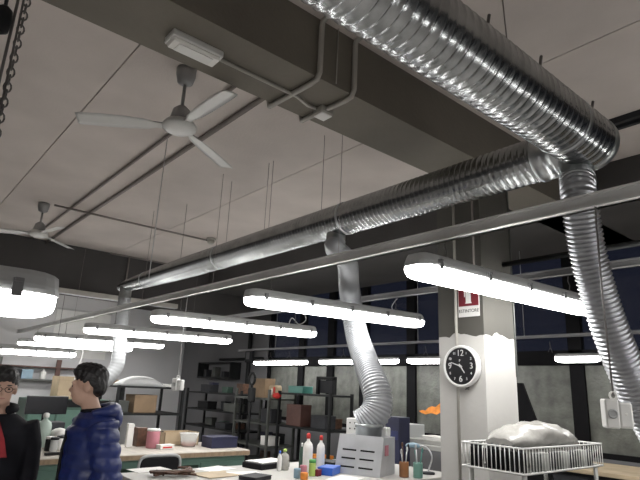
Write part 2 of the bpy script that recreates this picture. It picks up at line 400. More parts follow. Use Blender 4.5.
def lamp(loc, L, label, tilt=0, rz=0, w=.19, hh=.07, dd=.075, hooks=((-.8, .2), (.8, .2)), nclip=5, group=None, dark=False):
    key = (L, w)
    if key not in LM:
        LM[key] = lamp_parts(L, w, hh, dd)
        for me, m in zip(LM[key], ('lamp_grey', 'lamp_grey', 'diffuser', 'clip', 'wire')): me.materials.append(MATS[m])
    H, G, D, Cl, Hk = LM[key]
    t = thing('tube_lamp', label, 'lamp', loc, rz, group); t.rotation_euler = (tilt, 0, rz)
    for me, n in ((H, 'housing'), (G, 'gasket'), (D, 'diffuser')): link(n, me, t)
    for i in range(nclip if nclip > 1 else 0):
        y = -L/2+.13+(L-.26)*i/(nclip-1)
        for s in (-1, 1): link('clip', Cl, t, (s*w*.525, y, .004), 0 if s > 0 else PI)
    for y, up_ in hooks:
        link('hook', Hk, t, (0, y, 0))
        MB().tube([(0, y, .10), (.006, y, .10+(up_-.10)*.3), (-.006, y, .10+(up_-.10)*.6), (0, y, up_)], .004, 5).build('hanger_chain', 'wire', t)
LL = 2.22
def row_lamp(x, z, label, yc=3.37):
    z += .018; tl = .020
    zl = z-.0; lamp((x, yc, zl), LL, label, tl, hooks=((Y1-yc, ZR1-zl+.008), (Y2-yc, ZR2-zl-.018)))
row_lamp(-1.906, 2.305, 'tube lamp hanging in front of the clock column, its far end behind the silver hose')
row_lamp(-3.729, 2.315, 'tube lamp crossing in front of the hose that drops to the extraction box', 3.44)
row_lamp(-5.443, 2.275, 'tube lamp hanging over the far desk, with a looped white cable at its window end')
row_lamp(-7.42, 2.25, 'tube lamp hanging above the pendant socket box', 3.29)
row_lamp(-9.75, 2.235, 'tube lamp hanging beyond the white hose, second closest to the end wall of its row', 3.22)
row_lamp(-11.7, 2.235, 'tube lamp of the long row hanging closest to the end wall')
lamp((.10, 3.30, 2.12), LL, 'unseen tube lamp added to highlight the ducts, on the other side of the silver hose', 0, hooks=((Y1-3.30, ZR1-2.125), (Y2-3.30, ZR2-2.125)))  # out of view, added to give the ducts their highlights
lamp((-1.92, -.66, 1.845), LL, 'low tube lamp with chain hangers, close behind the standing person in black', .01, hooks=((-.8, 1.9), (.85, 1.9)))
lamp((-9.5, 1.60, 1.985), LL, 'low tube lamp hanging in front of the wall shelf at the end wall', .01, hooks=((-.8, 1.0), (.8, 1.0)))
lamp((2.0, -1.6, 2.1), LL, 'unseen tube lamp added to highlight the ducts, over the aisle near the back wall', 0, hooks=((-.8, 1.6), (.8, 1.6)))  # second unseen lamp, put in for the highlights on the ducts
# lamps along the window rail
for x0p, x1p, lab in ((255, 307, 'slim tube lamp under the window rail above the cluttered metal rack'), (320, 398, 'slim tube lamp under the window rail behind the pale hose'), (408, 446, 'slim tube lamp under the window rail cut off by the column'), (556, 600, 'slim tube lamp under the window rail left of the silver hose'), (633, 680, 'slim tube lamp under the window rail beyond the silver hose')):
    a = onY(x0p, 361, 6.05); b = onY(x1p, 359, 6.05)
    if x0p == 408: b = Vector((a.x+1.25, 0, 0))
    z = EYE+.0762*6.05+.01
    lamp(((a.x+b.x)/2, 6.05, z), round(b.x-a.x, 2), lab, 0, PI/2, .11, .03, .065, hooks=((-.3, .175), (.3, .175)), nclip=0)

# chain of the near low lamp
ch = MB()
for i in range(64):
    z = 3.76-i*.0285
    P = [(.011*math.cos(a), .0, (.019)*math.sin(a)) for a in [2*PI*k/10 for k in range(11)]]
    if i % 2: P = [(0, x, q) for x, _, q in P]
    ch.tube([Vector(p)+Vector((-1.92, .19, z)) for p in P], .0032, 5)
tag(ch.build('hanging_chain', 'wire'), 'dark link chain hanging from the ceiling beside a thin rod', 'chain')
tag(MB().tube([(-1.94, .165, 3.78), (-1.94, .165, 1.95)], .005, 6).build('hanging_rod', 'wire'), 'thin straight rod hanging next to the link chain', 'rod')
ph = thing('pendant_socket', 'dark pendant socket on a cable hanging from the ceiling next to the link chain', 'socket', tuple(onX(2, 20, -1.92)))
MB().lathe([(.012, .055), (.026, .04), (.03, 0), (.026, -.04), (.012, -.05)][::-1], (0, 0, 0), 14).build('body', 'black', ph)
MB().tube([(0, 0, .05), (0, 0, 3.78-ph.location.z)], .006, 6).build('cable', 'charcoal', ph)

# ------------------------------------------------------------------ ceiling fans
def fan(x, y, zh, ang, R, label):
    t = thing('ceiling_fan', label, 'fan', (x, y, zh))
    top = ROOM_TOP-zh
    MB().lathe([(.07, top), (.07, top-.05), (.055, top-.11), (.02, top-.13)][::-1], (0, 0, 0), 20).build('canopy', 'fan_grey', t)
    MB().tube([(0, 0, top-.12), (0, 0, .10)], .013, 10).build('down_rod', 'fan_grey', t)
    MB().lathe([(.03, .16), (.06, .13), (.075, .06), (.08, .03)][::-1], (0, 0, 0), 20).build('motor_cover', 'fan_grey', t)
    MB().lathe([(.02, .045), (.10, .035), (.118, .01), (.115, -.015), (.08, -.034), (.02, -.04)][::-1], (0, 0, 0), 28).build('hub', 'fan_white', t)
    for k in range(3):
        a = ang+k*2*PI/3; Rm = Matrix.Rotation(a, 3, 'Z'); b = MB(); rings = []
        for d, wd in ((.09, .028), (.16, .03), (.22, .055), (.35, .066), (.5, .070), (R-.02, .066), (R, .055)):
            tl = .18; c_, s_ = math.cos(tl), math.sin(tl)
            cs = [(-1, 0), (-.5, .012), (.4, .014), (1, .002), (.4, .006), (-.5, .005)]
            rings.append([Rm @ Vector((d, u*wd*c_-h*s_, u*wd*s_+h*c_-.004-.02*(d/R)**2)) for u, h in cs])
        b.loft(rings, smooth=True); b.build('blade', 'fan_white', t)
        MB().box(Rm @ Vector((.15, 0, .012)), (.16, .03, .008), a).build('blade_bracket', 'fan_grey', t)
fan(-3.25, 1.37, 3.32, math.radians(0), .68, 'white three-blade ceiling fan next to the beam')
fan(-7.4, 1.42, 3.36, math.radians(8), .66, 'white three-blade ceiling fan next to the cross pipe at the far end')

# ------------------------------------------------------------------ pipes on ceiling and beam
def pipe(pts, r, label, m='pipe', name='conduit_pipe', cat='pipe', smooth=0):
    return tag(MB().tube(bez(pts, smooth) if smooth else pts, r, 8).build(name, m), label, cat)
zc = ROOM_TOP-.022
pipe([(-2.63, 1.72, zc), (-9.49, 1.72, zc)], .016, 'ceiling pipe running past the nearer fan from the beam')
pipe([(-2.63, 1.97, zc), (-9.49, 1.97, zc)], .022, 'thicker ceiling pipe running parallel to the one past the fan')
pipe([(-7.20, 1.50, zc-.03), (-7.20, 3.70, zc-.03)], .014, 'thin cross pipe between the far fan and the smoke detector')
sd = thing('smoke_detector', 'small round pale detector on the ceiling at the end of the cross pipe', 'detector', (-7.22, 3.78, ROOM_TOP-.09))
MB().lathe([(.03, 0), (.055, .02), (.055, .06)], (0, 0, 0), 18).build('sensor', 'pipe_light', sd); MB().lathe([(.075, .06), (.075, .09)], (0, 0, 0), 18).build('base', 'pipe_light', sd)
pipe([(-9.44, 3.0, zc), (-9.44, 3.3, zc-.0), (-9.44, 4.6, zc)], .014, 'short ceiling pipe along the dark downstand beam')
XB0, XB1, ZB = -2.61, -2.17, 3.38
def beam_conduit(y0, y1, label):
    pts = [(XB0-.03, y0, 3.74), (XB0-.03, y0, 3.40), (XB0-.02, y0, 3.362), (XB0+.02, y0, 3.36), (XB1-.06, y1, 3.36), (XB1-.0, y1, 3.363), (XB1+.022, y1, 3.40), (XB1+.022, y1, 3.60), (XB1+.022, y1, 3.72), (XB1+.03, y1, 3.75), (XB1+.07, y1, 3.757), (XB1+1.6, y1, 3.757)]
    pipe(pts, .017, label, 'pipe_light')
beam_conduit(1.70, 1.72, 'grey conduit wrapping under and up the beam beside the emergency lamp')
beam_conduit(1.97, 2.00, 'grey conduit wrapping the beam through the junction box')
em = thing('emergency_light', 'white rectangular emergency light under the beam', 'light', (-2.40, 1.04, 3.325))
MB().bev((0, 0, .035), (.115, .30, .04), .006).build('base', 'white_plastic', em)
MB().bev((0, 0, .010), (.10, .285, .03), .012).build('cover', 'paper', em)
MB().box((0, .0, -.008), (.07, .20, .006)).build('lens', 'white_plastic', em)
pipe([(-2.40, 1.19, 3.362), (-2.40, 1.75, 3.358), (-2.41, 1.80, 3.352), (-2.43, 1.86, 3.352), (-2.43, 1.93, 3.358)], .011, 'thin conduit from the emergency light to the junction box under the beam', 'pipe_light')
jb = thing('junction_box', 'small square junction box under the beam where conduits meet', 'box', (-2.43, 1.99, 3.325))
MB().bev((0, 0, .028), (.10, .10, .05), .008).build('body', 'pipe_light', jb); MB().bev((0, 0, .000), (.088, .088, .008), .003).build('lid', 'white_plastic', jb)
wire((XB1+.012, 1.86, ROOM_TOP), (XB1+.012, 1.86, 3.39), 'thin cable running down the beam side between the conduits', 'cable', .004, 'pipe_light', 'beam_cable')
a = onZ(605, 129, ROOM_TOP); tr = thing('ceiling_track', 'dark grooved track fixed to the ceiling past the duct corner', 'track', (-.6, 4.25, ROOM_TOP-.05))
for dy in (-.05, .05): MB().box((0, dy, .025), (2.4, .04, .05)).build('rail', 'charcoal', tr)
MB().box((0, 0, .04), (2.4, .06, .02)).build('web', 'black', tr)
pd = thing('ceiling_pendant', 'short ceiling rod with a small flat plate beyond the duct corner', 'rod', tuple(onZ(622, 180, ROOM_TOP)-Vector((0, 0, .42))))
MB().tube([(0, 0, .02), (0, 0, .42)], .008, 6).build('rod', 'wire', pd); MB().box((0, 0, .41), (.16, .05, .018)).build('plate', 'wire', pd)
# cable tray on the downstand, with cables
ct = thing('cable_tray', 'grey cable tray with tangled cables along the dark downstand beam', 'cable tray', (-9.42, .6, 2.93))
MB().box((0, 0, .01), (.14, 7.5, .012)).build('tray_floor', 'lamp_grey', ct)
for s in (-1, 1): MB().box((s*.07, 0, .045), (.008, 7.5, .08)).build('tray_side', 'pipe_light', ct)
for k in range(3):
    MB().tube([(random.uniform(-.04, .04), -3.5+i*.5, .05+random.uniform(-.02, .02)) for i in range(15)], .014, 6).build('cable', ('charcoal', 'pipe_light', 'wire')[k], ct)
pipe([(-9.44, 3.35, 2.99), (-9.44, 3.35, zc)], .014, 'vertical pipe dropping from the ceiling to the cable tray')

# ------------------------------------------------------------------ column fittings
cl = thing('round_clock', 'round wall clock with black dial and white rim on the column', 'clock')
cc = onY(460, 366, 3.345); cl.location = (cc.x, 3.3985, cc.z)
CR = .150
MB().lathe([(CR*.97, 0), (CR, .01), (CR, .045), (CR*.98, .055), (CR*.90, .056), (CR*.875, .046)], (0, 0, 0), 48, axis='Y').build('rim', 'clock_white', cl)
MB().lathe([(CR*.875, .040), (CR*.875, .0475)], (0, 0, 0), 48, axis='Y').build('dial', 'clock_face', cl)
rx = (PI/2, 0, 0)
for n_, h in (('12', 12), ('3', 3), ('6', 6), ('9', 9)):
    a = h*PI/6; r = .092
    text_obj(n_, .062, 'clock_mark', cl, (math.sin(a)*r, -.0490, math.cos(a)*r), rx)
for h in (1, 2, 4, 5, 7, 8, 10, 11):
    a = h*PI/6; r = .104; text_obj(str(h), .026, 'clock_mark', cl, (math.sin(a)*r, -.0490, math.cos(a)*r), rx)
def hand(ang, L, wd, m, y):
    a = ang; d = Vector((math.sin(a), 0, math.cos(a))); s = Vector((math.cos(a), 0, -math.sin(a)))
    MB().poly([d*-.018+s*wd+Vector((0, y, 0)), d*-.018-s*wd+Vector((0, y, 0)), d*L-s*wd*.6+Vector((0, y, 0)), d*L+s*wd*.6+Vector((0, y, 0))], (0, -.0015, 0)).build('hand', m, cl)
hand(math.radians(144), .060, .005, 'clock_mark', -.0505); hand(math.radians(288), .085, .004, 'clock_mark', -.052)
MB().lathe([(.008, .046), (.008, .056)], (0, 0, 0), 12, axis='Y').build('hub', 'clock_mark', cl)
text_obj('P', .026, 'clock_mark', cl, (-.005, -.0490, .038), rx)
mk = thing('column_marking', 'small black number marking on the white column below the clock', 'marking'); mkp = onY(467, 388, 3.398); mk.location = (mkp.x, 3.3993, mkp.z)
text_obj('58', .040, 'black', mk, (0, 0, 0), rx, .0006)
# fire extinguisher sign
sg = thing('extinguisher_sign', 'red and white fire extinguisher sign on the grey part of the column', 'sign')
s0 = onY(468.5, 300, 3.39); sg.location = (s0.x, 3.390, s0.z)
MB().box((0, .001, 0), (.185, .003, .25)).build('plate', 'white_plastic', sg)
MB().box((0, -.0015, .035), (.172, .002, .160)).build('red_panel', 'red', sg)
pic = MB(); pic.box((0, -.003, .025), (.045, .002, .085)); pic.box((0, -.003, .076), (.02, .002, .018)); pic.box((.018, -.003, .088), (.05, .002, .010)); pic.box((-.032, -.003, .055), (.008, .002, .06)); pic.box((0, -.003, -.022), (.055, .002, .008))
pic.build('pictogram', 'white_plastic', sg)
text_obj('ESTINTORE', .034, 'black', sg, (0, -.001, -.082), rx)
pc = onY(456, 330, 3.375)
pipe([(pc.x, 3.380, 1.0), (pc.x, 3.380, 3.36)], .011, 'thin grey conduit running down the column behind the clock', 'pipe_light')
pipe([(pc.x+.17, 3.386, 2.40), (pc.x+.17, 3.386, 3.36)], .008, 'second thinner cable on the grey upper part of the column', 'pipe')

# ------------------------------------------------------------------ pendant boxes on cords
def pendant(x, ztop, zb, y, label, s=1.0):
    t = thing('pendant_switch', label, 'switch box', (x, y, zb), math.radians(38))
    MB().bev((-.024*s, 0, .06*s), (.055*s, .075*s, .12*s), .006).build('body', 'white_plastic', t)
    MB().bev((.03*s, .0, .055*s), (.055*s, .07*s, .105*s), .008).build('socket_block', 'white_plastic', t)
    MB().lathe([(.020*s, 0), (.020*s, .006), (.014*s, .008), (.012*s, .002)], (-.024*s, -.037*s, .06*s), 18, axis='Y').build('socket_face', 'lamp_grey', t)
    MB().lathe([(.006*s, .0), (.005*s, .003)], (.03*s, -.034*s, .06*s), 12, axis='Y').build('button', 'paper', t)
    MB().tube([(.014*math.cos(a)*s-.005, 0, .135*s+.016*math.sin(a)*s) for a in [2*PI*i/10 for i in range(11)]], .005*s, 6).build('eyelet', 'white_plastic', t)
    MB().tube([(-.005, 0, .13*s), (-.007, .0, (ztop-zb)*.6), (0, 0, ztop-zb)], .0045, 6).build('cord', 'wire_light' if s < 1.0 else 'wire', t)
b_ = onY(598, 210, Y1); zb_ = onY(617, 428, Y1-.0).z
pendant(b_.x, 2.51, zb_, Y1-.03, 'white twin socket box on a cord in front of the silver hose')
b_ = onY(190, 299, Y1); zb_ = onY(172, 390, Y1).z
pendant(b_.x, 2.51, zb_, Y1-.03, 'white pendant socket box on a cord over the far desk', .99)
# white flex at the far desk lamps
def flex(pts, label, r=.006):
    tag(MB().tube(bez(pts, 8), r, 6).build('power_cable', 'white_plastic'), label, 'cable')
x5 = -5.443
flex([(x5, 4.05, 2.36), (x5-.02, 4.12, 2.46), (x5, 4.22, 2.39), (x5, 4.33, 2.46), (x5+.01, 4.26, 2.56), (x5, 4.16, 2.56)], 'looped white cable between the lamp end and the grey rail')
flex([(-8.30, 2.55, 2.50), (-8.28, 2.50, 2.33), (-8.1, 2.42, 2.1), (-8.0, 2.38, 1.95), (-7.95, 2.30, 1.50)], 'white cable dangling behind the person in the blue jacket from the rail')
flex([(-8.7, 2.57, 2.51), (-8.7, 2.58, 2.1), (-8.72, 2.60, 1.5)], 'second white cable hanging beside the drooping one', .005)
flex([(-3.729, 4.18, 2.38), (-3.73, 4.10, 2.44), (-3.72, 4.12, 2.50), (-3.73, 4.18, 2.55)], 'short looped cable at the end of the lamp in front of the hose', .005)

# ------------------------------------------------------------------ benches and desks
NZ, FZ = .92, .85
# near bench
nt = thing('work_bench', 'pale-topped work bench with the extraction box and bottles on it', 'bench', (-3.67, 2.95, 0))
MB().bev((0, 0, NZ-.02), (1.24, 2.60, .04), .006).build('top', 'pale_top', nt)
for sx in (-1, 1):
    for sy in (-1, 1): MB().box((sx*.54, sy*1.2, (NZ-.04)/2), (.06, .06, NZ-.04)).build('leg', 'green_metal', nt)
for sx in (-1, 1): MB().box((sx*.54, 0, NZ-.09), (.03, 2.34, .09)).build('apron', 'green_metal', nt)
for sy in (-1, 1): MB().box((0, sy*1.2, NZ-.09), (1.02, .03, .09)).build('apron', 'green_metal', nt)
# far desk: wooden top on a green metal body with drawers
fd = thing('metal_desk', 'green metal desk with a thick worn wooden top', 'desk', (-6.27, 2.64, 0))
MB().bev((0, 0, FZ-.03), (.94, 2.42, .06), .008).build('top', 'wood_top', fd)
MB().box((.472, 0, FZ-.032), (.006, 2.41, .045)).build('edge_strip', 'wood_edge', fd)
for y0, y1 in ((.55, 1.16), (-1.16, -.55)):
    MB().box((0, (y0+y1)/2, (FZ-.06)/2+.03), (.86, y1-y0, FZ-.12)).build('pedestal', 'green_metal', fd)
    for k in range(3):
        dr = MB().bev((.437, (y0+y1)/2, .17+k*.23), (.018, y1-y0-.04, .21), .006).build('drawer', 'green_metal', fd)
        MB().box((.45, (y0+y1)/2, .21+k*.23), (.016, .11, .03)).build('handle', 'black', dr)
MB().box((-.3, 0, .5), (.03, 1.1, .5)).build('back_panel', 'dark_green', fd)
MB().box((.43, 0, FZ-.10), (.02, 1.1, .08)).build('apron', 'green_metal', fd)
# chair in between
cx, cy = -5.20, 2.32
chair = thing('office_chair', 'black chair with a pale metal back frame between the two benches', 'chair', (cx, cy, 0), 0)
MB().bev((-.02, 0, .45), (.42, .42, .06), .02).build('seat', 'black', chair)
MB().bev((.215, 0, .79), (.03, .39, .28), .03).build('backrest', 'black', chair)
MB().tube(bez([(.20, -.195, .45), (.215, -.195, .70), (.222, -.20, .88), (.225, -.15, .935), (.225, 0, .94), (.225, .15, .935), (.222, .20, .88), (.215, .195, .70), (.20, .195, .45)], 6), .014, 8).build('back_frame', 'lamp_grey', chair)
for sx in (-1, 1):
    for sy in (-1, 1): MB().tube([(sx*.17-.02, sy*.18, .43), (sx*.20-.02, sy*.2, 0)], .013, 8).build('leg', 'silver', chair)

# window-side bench on the right
wb = thing('window_bench', 'beige-topped bench with a dark cabinet below the windows', 'bench', (-1.7, 6.08, 0))
MB().bev((0, 0, .93), (3.6, .88, .04), .006).build('top', 'tan', wb)
MB().box((0, .03, .47), (3.5, .78, .86)).build('cabinet', 'charcoal', wb)
for k in range(4):
    d_ = MB().bev((-1.3+k*.87, -.365, .47), (.84, .018, .80), .005).build('door', 'charcoal', wb); MB().box((-1.0+k*.87, -.38, .70), (.015, .015, .12)).build('handle', 'silver', d_)
# grey table and parts behind the extraction box
gb = thing('grey_table', 'grey metal table with boards on it below the window, behind the extraction box', 'table', (-4.75, 5.75, 0))
MB().bev((0, 0, .98), (1.7, .75, .05), .006).build('top', 'grey_machine', gb)
for sx in (-1, 1):
    for sy in (-1, 1): MB().box((sx*.78, sy*.32, .475), (.05, .05, .95)).build('leg', 'rack_grey', gb)
MB().box((0, .0, .62), (1.5, .6, .03)).build('shelf', 'rack_grey', gb)
for k, (x, y, dx, dy, dz, m, rz, lab) in enumerate((
    (-4.42, 5.62, .60, .30, .05, 'grey_machine', .1, 'flat grey board lying on the grey table by the column'),
    (-4.35, 5.66, .42, .22, .04, 'paper', -.2, 'white folder on top of the flat grey board'),
    (-4.95, 5.75, .36, .3, .20, 'lamp_grey', .0, 'pale box on the grey table beside the blue carton'))):
    z0 = 1.005+(.05 if k == 1 else 0)
    tag(MB().bev((x, y, z0+dz/2), (dx, dy, dz), .005, rz).build(('metal_board', 'folder', 'storage_box')[k], m), lab, ('board', 'folder', 'box')[k])
vs = onY(396, 448, 5.2); 
bc = thing('blue_carton', 'tall dark blue carton standing behind the extraction box', 'carton', (vs.x, 5.22, 0))
MB().bev((0, 0, .655), (.24, .2, 1.31), .006).build('body', 'navy', bc); MB().box((0, -.102, 1.1), (.2, .004, .1)).build('label_strip', 'navy2', bc)

# ------------------------------------------------------------------ extraction box on the near bench
ex = thing('extraction_box', 'sloped metal extraction box with slotted front panel and pink note', 'machine', tuple(onZ(362, 474, NZ)), math.radians(20))
ex.location.z = NZ
fx = math.radians(0)
W = .40
P = [(-W/2, -.10, 0), (W/2, -.10, 0), (W/2-.03, -.02, .30), (-W/2, -.02, .30)]
body = MB(); body.poly([(-W/2, .24, 0), (-W/2, -.10, 0), (-W/2, -.02, .30), (-W/2, .24, .30)], (W, 0, 0)); body.build('body', 'panel_silver', ex)
nrm = Vector((0, -.3, .08)).normalized()
def fp(u, v): return Vector((u, -.10+.08*v, .30*v))
MB().poly([fp(-W/2-.01, -.0)+nrm*.002, fp(W/2+.01, 0)+nrm*.002, fp(W/2+.01, 1.03)+nrm*.002, fp(-W/2-.01, 1.03)+nrm*.002], nrm*.008).build('front_panel', 'panel_silver', ex)
for r_ in range(3):
    for c_ in range(2):
        u = -.095+c_*.17; v = .18+r_*.22
        MB().poly([fp(u-.065, v-.015)+nrm*.010, fp(u+.065, v-.015)+nrm*.010, fp(u+.065, v+.025)+nrm*.010, fp(u-.065, v+.025)+nrm*.010], nrm*.002).build('slot', 'black', ex)
nt_ = MB().box((W/2+.003, .05, .20), (.004, .075, .085)).build('sticky_note', 'pink', ex); nt_['label'] = 'pink sticky note'
MB().lathe([(.115, .30), (.115, .37), (.122, .37), (.122, .40)], (-.0, .12, 0), 26).build('hose_collar', 'galv_dull', ex)
pb = at(347, 438, 4.72)
MB().bev((-.225, .30, .215), (.13, .10, .43), .006).build('control_box', 'white_plastic', ex)
for k in range(4): MB().box((-.25+(k % 2)*.05, .248, .34+(k//2)*.05), (.012, .004, .012)).build('button', 'charcoal', ex)
MB().bev((.06, .29, .33), (.12, .10, .08), .01).build('valve', 'white_plastic', ex)

# ------------------------------------------------------------------ small things: bottles, jars, boxes
def bottle(loc, h, r, m, capm, label, cat='bottle', spray=False):
    t = thing('bottle', label, cat, loc)
    MB().lathe([(r*.9, 0), (r, .01), (r, h*.62), (r*.85, h*.72), (r*.35, h*.80), (r*.33, h*.86)], (0, 0, 0), 18).build('body', m, t)
    MB().lathe([(r*.42, h*.86), (r*.42, h*.97), (r*.2, h)], (0, 0, 0), 14).build('cap', capm, t)
    if spray: MB().box((0, -.02, h*.95), (.02, .06, .02)).build('nozzle', capm, t)
    return t
def jar(loc, h, r, m, label, lid=None):
    t = thing('jar', label, 'jar', loc)
    MB().lathe([(r*.92, 0), (r, .006), (r, h*.9), (r*.93, h), (r*.86, h), (r*.86, h*.25)], (0, 0, 0), 18).build('body', m, t)
    if lid: MB().lathe([(r*1.03, h), (r*1.03, h+.02), (r*.9, h+.024)], (0, 0, 0), 18).build('lid', lid, t)
    return t
def carton(loc, d, m, label, name='storage_box', cat='box', rz=0, lid=None, open_=False):
    t = thing(name, label, cat, loc, rz)
    if open_:
        th = .006; b = MB(); b.box((0, 0, th/2), (d[0], d[1], th))
        for s in (-1, 1): b.box((s*(d[0]/2-th/2), 0, d[2]/2), (th, d[1], d[2])); b.box((0, s*(d[1]/2-th/2), d[2]/2), (d[0], th, d[2]))
        b.build('body', m, t)
    else:
        MB().bev((0, 0, d[2]*.46), (d[0], d[1], d[2]*.92), .004).build('body', m, t)
        MB().bev((0, 0, d[2]*.91), (d[0]+.006, d[1]+.006, d[2]*.18), .004).build('lid', lid or m, t)
    return t
def N(px, py): v = onZ(px, py, NZ); v.z = NZ+.0005; return v
def F(px, py): v = onZ(px, py, FZ); v.z = FZ+.0005; return v
GB = None
bottle(N(307, 472), .31, .042, 'paper', 'redb', 'white plastic bottle with red cap, the fuller one of the pair on the bench')
bottle(N(320, 471), .29, .036, 'white_plastic', 'redb', 'slim white plastic bottle with red cap beside the fuller bottle')
bottle(N(301, 470), .22, .022, 'dark_green', 'white_plastic', 'narrow dark green bottle behind the white bottles')
bottle(N(284, 470), .17, .040, 'bag', 'lime', 'squat pale bottle with a lime cap beside the black binder')
bottle(N(279, 471), .16, .020, 'white_plastic', 'blue', 'small white bottle with a blue cap beside the black binder')
jar(N(303, 476), .08, .030, 'pink', 'small pink pot in front of the white bottles')
jar(N(312, 476), .10, .028, 'lime', 'small lime green pot in front of the white bottles', 'green')
jar(N(297, 478), .07, .028, 'cyan', 'small light blue pot at the bench edge')
jar(N(304, 479.5), .05, .03, 'orange', 'low orange pot at the bench edge')
carton(N(329, 474), (.13, .20, .06), 'blue', 'bright blue flat carton next to the extraction box', rz=.5)
carton(N(317, 476), (.05, .06, .05), 'red', 'little red carton beside the blue flat carton', rz=.3)
carton(N(326, 466), (.30, .16, .05), 'black', 'low black case lying behind the blue flat carton', 'tool_case', 'case', .1)
bd = thing('binder', 'black binder with loose white sheets on top, lying on the bench', 'binder', N(266, 467), math.radians(12))
MB().bev((0, 0, .022), (.24, .36, .045), .006).build('cover', 'black', bd); MB().box((-.01, .02, .049), (.2, .34, .006)).build('sheet', 'paper', bd)
carton(N(255, 479.5), (.16, .2, .03), 'charcoal', 'thin charcoal case lying in front of the binder', 'tool_case', 'case', .3)
for px, py, rz, lab in ((150, 470, .1, 'white sheet lying at the corner of the bench beside the person in blue'), (215, 469, .3, 'white sheet lying in the middle of the bench'), (243, 474, -.2, 'white sheet lying beside the charcoal case'), (345, 479, .4, 'white sheet lying in front of the extraction box')):
    v = N(px, py); tag(MB().box((v.x, v.y, v.z+.0015), (.21, .30, .002), rz).build('paper_sheet', 'paper'), lab, 'paper')
v = N(213, 475); tag(MB().poly([(v.x-.12, v.y-.16, v.z+.004), (v.x+.16, v.y-.12, v.z+.004), (v.x+.13, v.y+.2, v.z+.004), (v.x-.02, v.y+.13, v.z+.004), (v.x-.11, v.y+.18, v.z+.004)], (0, 0, .003)).build('leather_piece', 'tan'), 'beige leather piece lying on the bench beside the brown straps', 'leather')
v = N(172, 476)
for k in range(9):
    a0 = random.uniform(0, 2*PI); pts = [(v.x+random.uniform(-.11, .11), v.y+random.uniform(-.17, .17), NZ+.010+.006*k/2+random.uniform(0, .02)) for _ in range(4)]
    tag(MB().tube(bez(pts, 5), .0085, 5).build('leather_strap', 'brown'), 'curled dark brown strap in the tangle on the bench', 'strap', 'tangle of brown straps')
# tool jars near the column
def tooljar(px, py, m, label, tools):
    v = N(px, py); t = jar(v, .12, .040, m, label)
    for k, (dx, dy, h, mm) in enumerate(tools):
        MB().tube([(dx*.5, dy*.5, .03), (dx*1.6, dy*1.6, h)], .006, 6).build('tool', mm, t)
        MB().ell((dx*1.7, dy*1.7, h), (.010, .010, .022)).build('tool_tip', mm, t)
tooljar(404, 477, 'amber', 'glass jar with amber content and tools in it', [(.02, 0, .22, 'silver'), (-.02, .01, .25, 'brown'), (0, -.02, .2, 'silver'), (.01, .02, .24, 'charcoal')])
tooljar(418, 478, 'seaglass', 'teal glass jar with scissors and tools in it', [(.02, .01, .22, 'teal'), (-.015, .0, .20, 'teal'), (0, -.015, .24, 'silver')])
# flat lamp-like cutter head over the jars
mg = thing('magnifier_lamp', 'small bench lamp with pale round head and bent arm beside the tool jars', 'lamp', N(428, 474))
MB().lathe([(.06, 0), (.06, .015), (.02, .02)], (0, 0, 0), 18).build('base', 'charcoal', mg)
MB().tube(bez([(0, 0, .015), (.03, .02, .14), (-.02, 0, .22), (-.10, -.05, .225)], 8), .007, 6).build('arm', 'silver', mg)
MB().lathe([(.062, 0), (.07, .012), (.055, .03), (.015, .04)], (-.12, -.06, .21), 20).build('head', 'cyan', mg)
# far desk things
carton(F(128, 447), (.05, .07, .26), 'paper', 'tall narrow white carton next to the person in blue')
carton(F(139, 446), (.12, .12, .21), 'brown', 'dark red-brown carton between the white carton and the pink tub')
jar(F(152, 448), .19, .075, 'pink', 'round pink tub on the far desk', 'white_plastic')
carton(F(176, 444), (.30, .46, .15), 'card_light', 'long open beige cardboard tray on the far desk', 'cardboard_tray', 'tray', 0, open_=True)
jar(F(160, 443), .12, .03, 'green', 'small dark green jar in front of the cardboard tray', 'charcoal')
lw = carton(F(165, 449), (.10, .18, .05), 'paper', 'low white box with a red stripe in front of the cardboard tray', rz=.1)
MB().box((.052, 0, .022), (.003, .12, .016)).build('red_stripe', 'redb', lw)
ct_ = thing('plastic_tub', 'clear plastic tub with pinkish content on the far desk', 'tub', F(188, 446.5))
MB().lathe([(.085, 0), (.115, .15), (.12, .15), (.12, .158), (.108, .156), (.08, .012)], (0, 0, 0), 24).build('body', 'clear', ct_); MB().lathe([(.08, .005), (.09, .045)], (0, 0, 0), 20).build('content', 'skin_lip', ct_)
carton(F(219, 447), (.26, .36, .13), 'navy', 'flat navy blue box at the end of the far desk')
# left part of the far desk
bottle(F(41, 447), .36, .075, 'bottle_clear', 'white_plastic', 'big translucent plastic bottle on the far desk')
GL = 'small jars at the left of the desk'
for px, py, m, lab in ((48, 451, 'charcoal', 'dark jar between the persons on the far desk'), (53, 452, 'clear', 'clear glass jar beside the dark jar'), (59, 450, 'white_plastic', 'white jar beside the clear jar'), (63, 449, 'card_light', 'tan jar next to the blue jacket')):
    jar(F(px, py), .12, .04, m, lab, 'white_plastic' if m == 'charcoal' else 'charcoal')
pg = thing('plastic_bag', 'crumpled white plastic bag on the far desk behind the jars', 'bag', F(69, 447))
b = MB()
for k in range(6): b.ell((random.uniform(-.08, .08), random.uniform(-.16, .16), .08+random.uniform(0, .05)), (.09, .10, .075), 10, 7)
b.build('body', 'paper', pg); MB().ell((0, 0, .19), (.03, .05, .03)).build('knot', 'paper', pg)
carton(F(56, 455), (.05, .22, .025), 'black', 'thin black pencil case lying at the desk edge', 'pencil_case', 'case', .2)

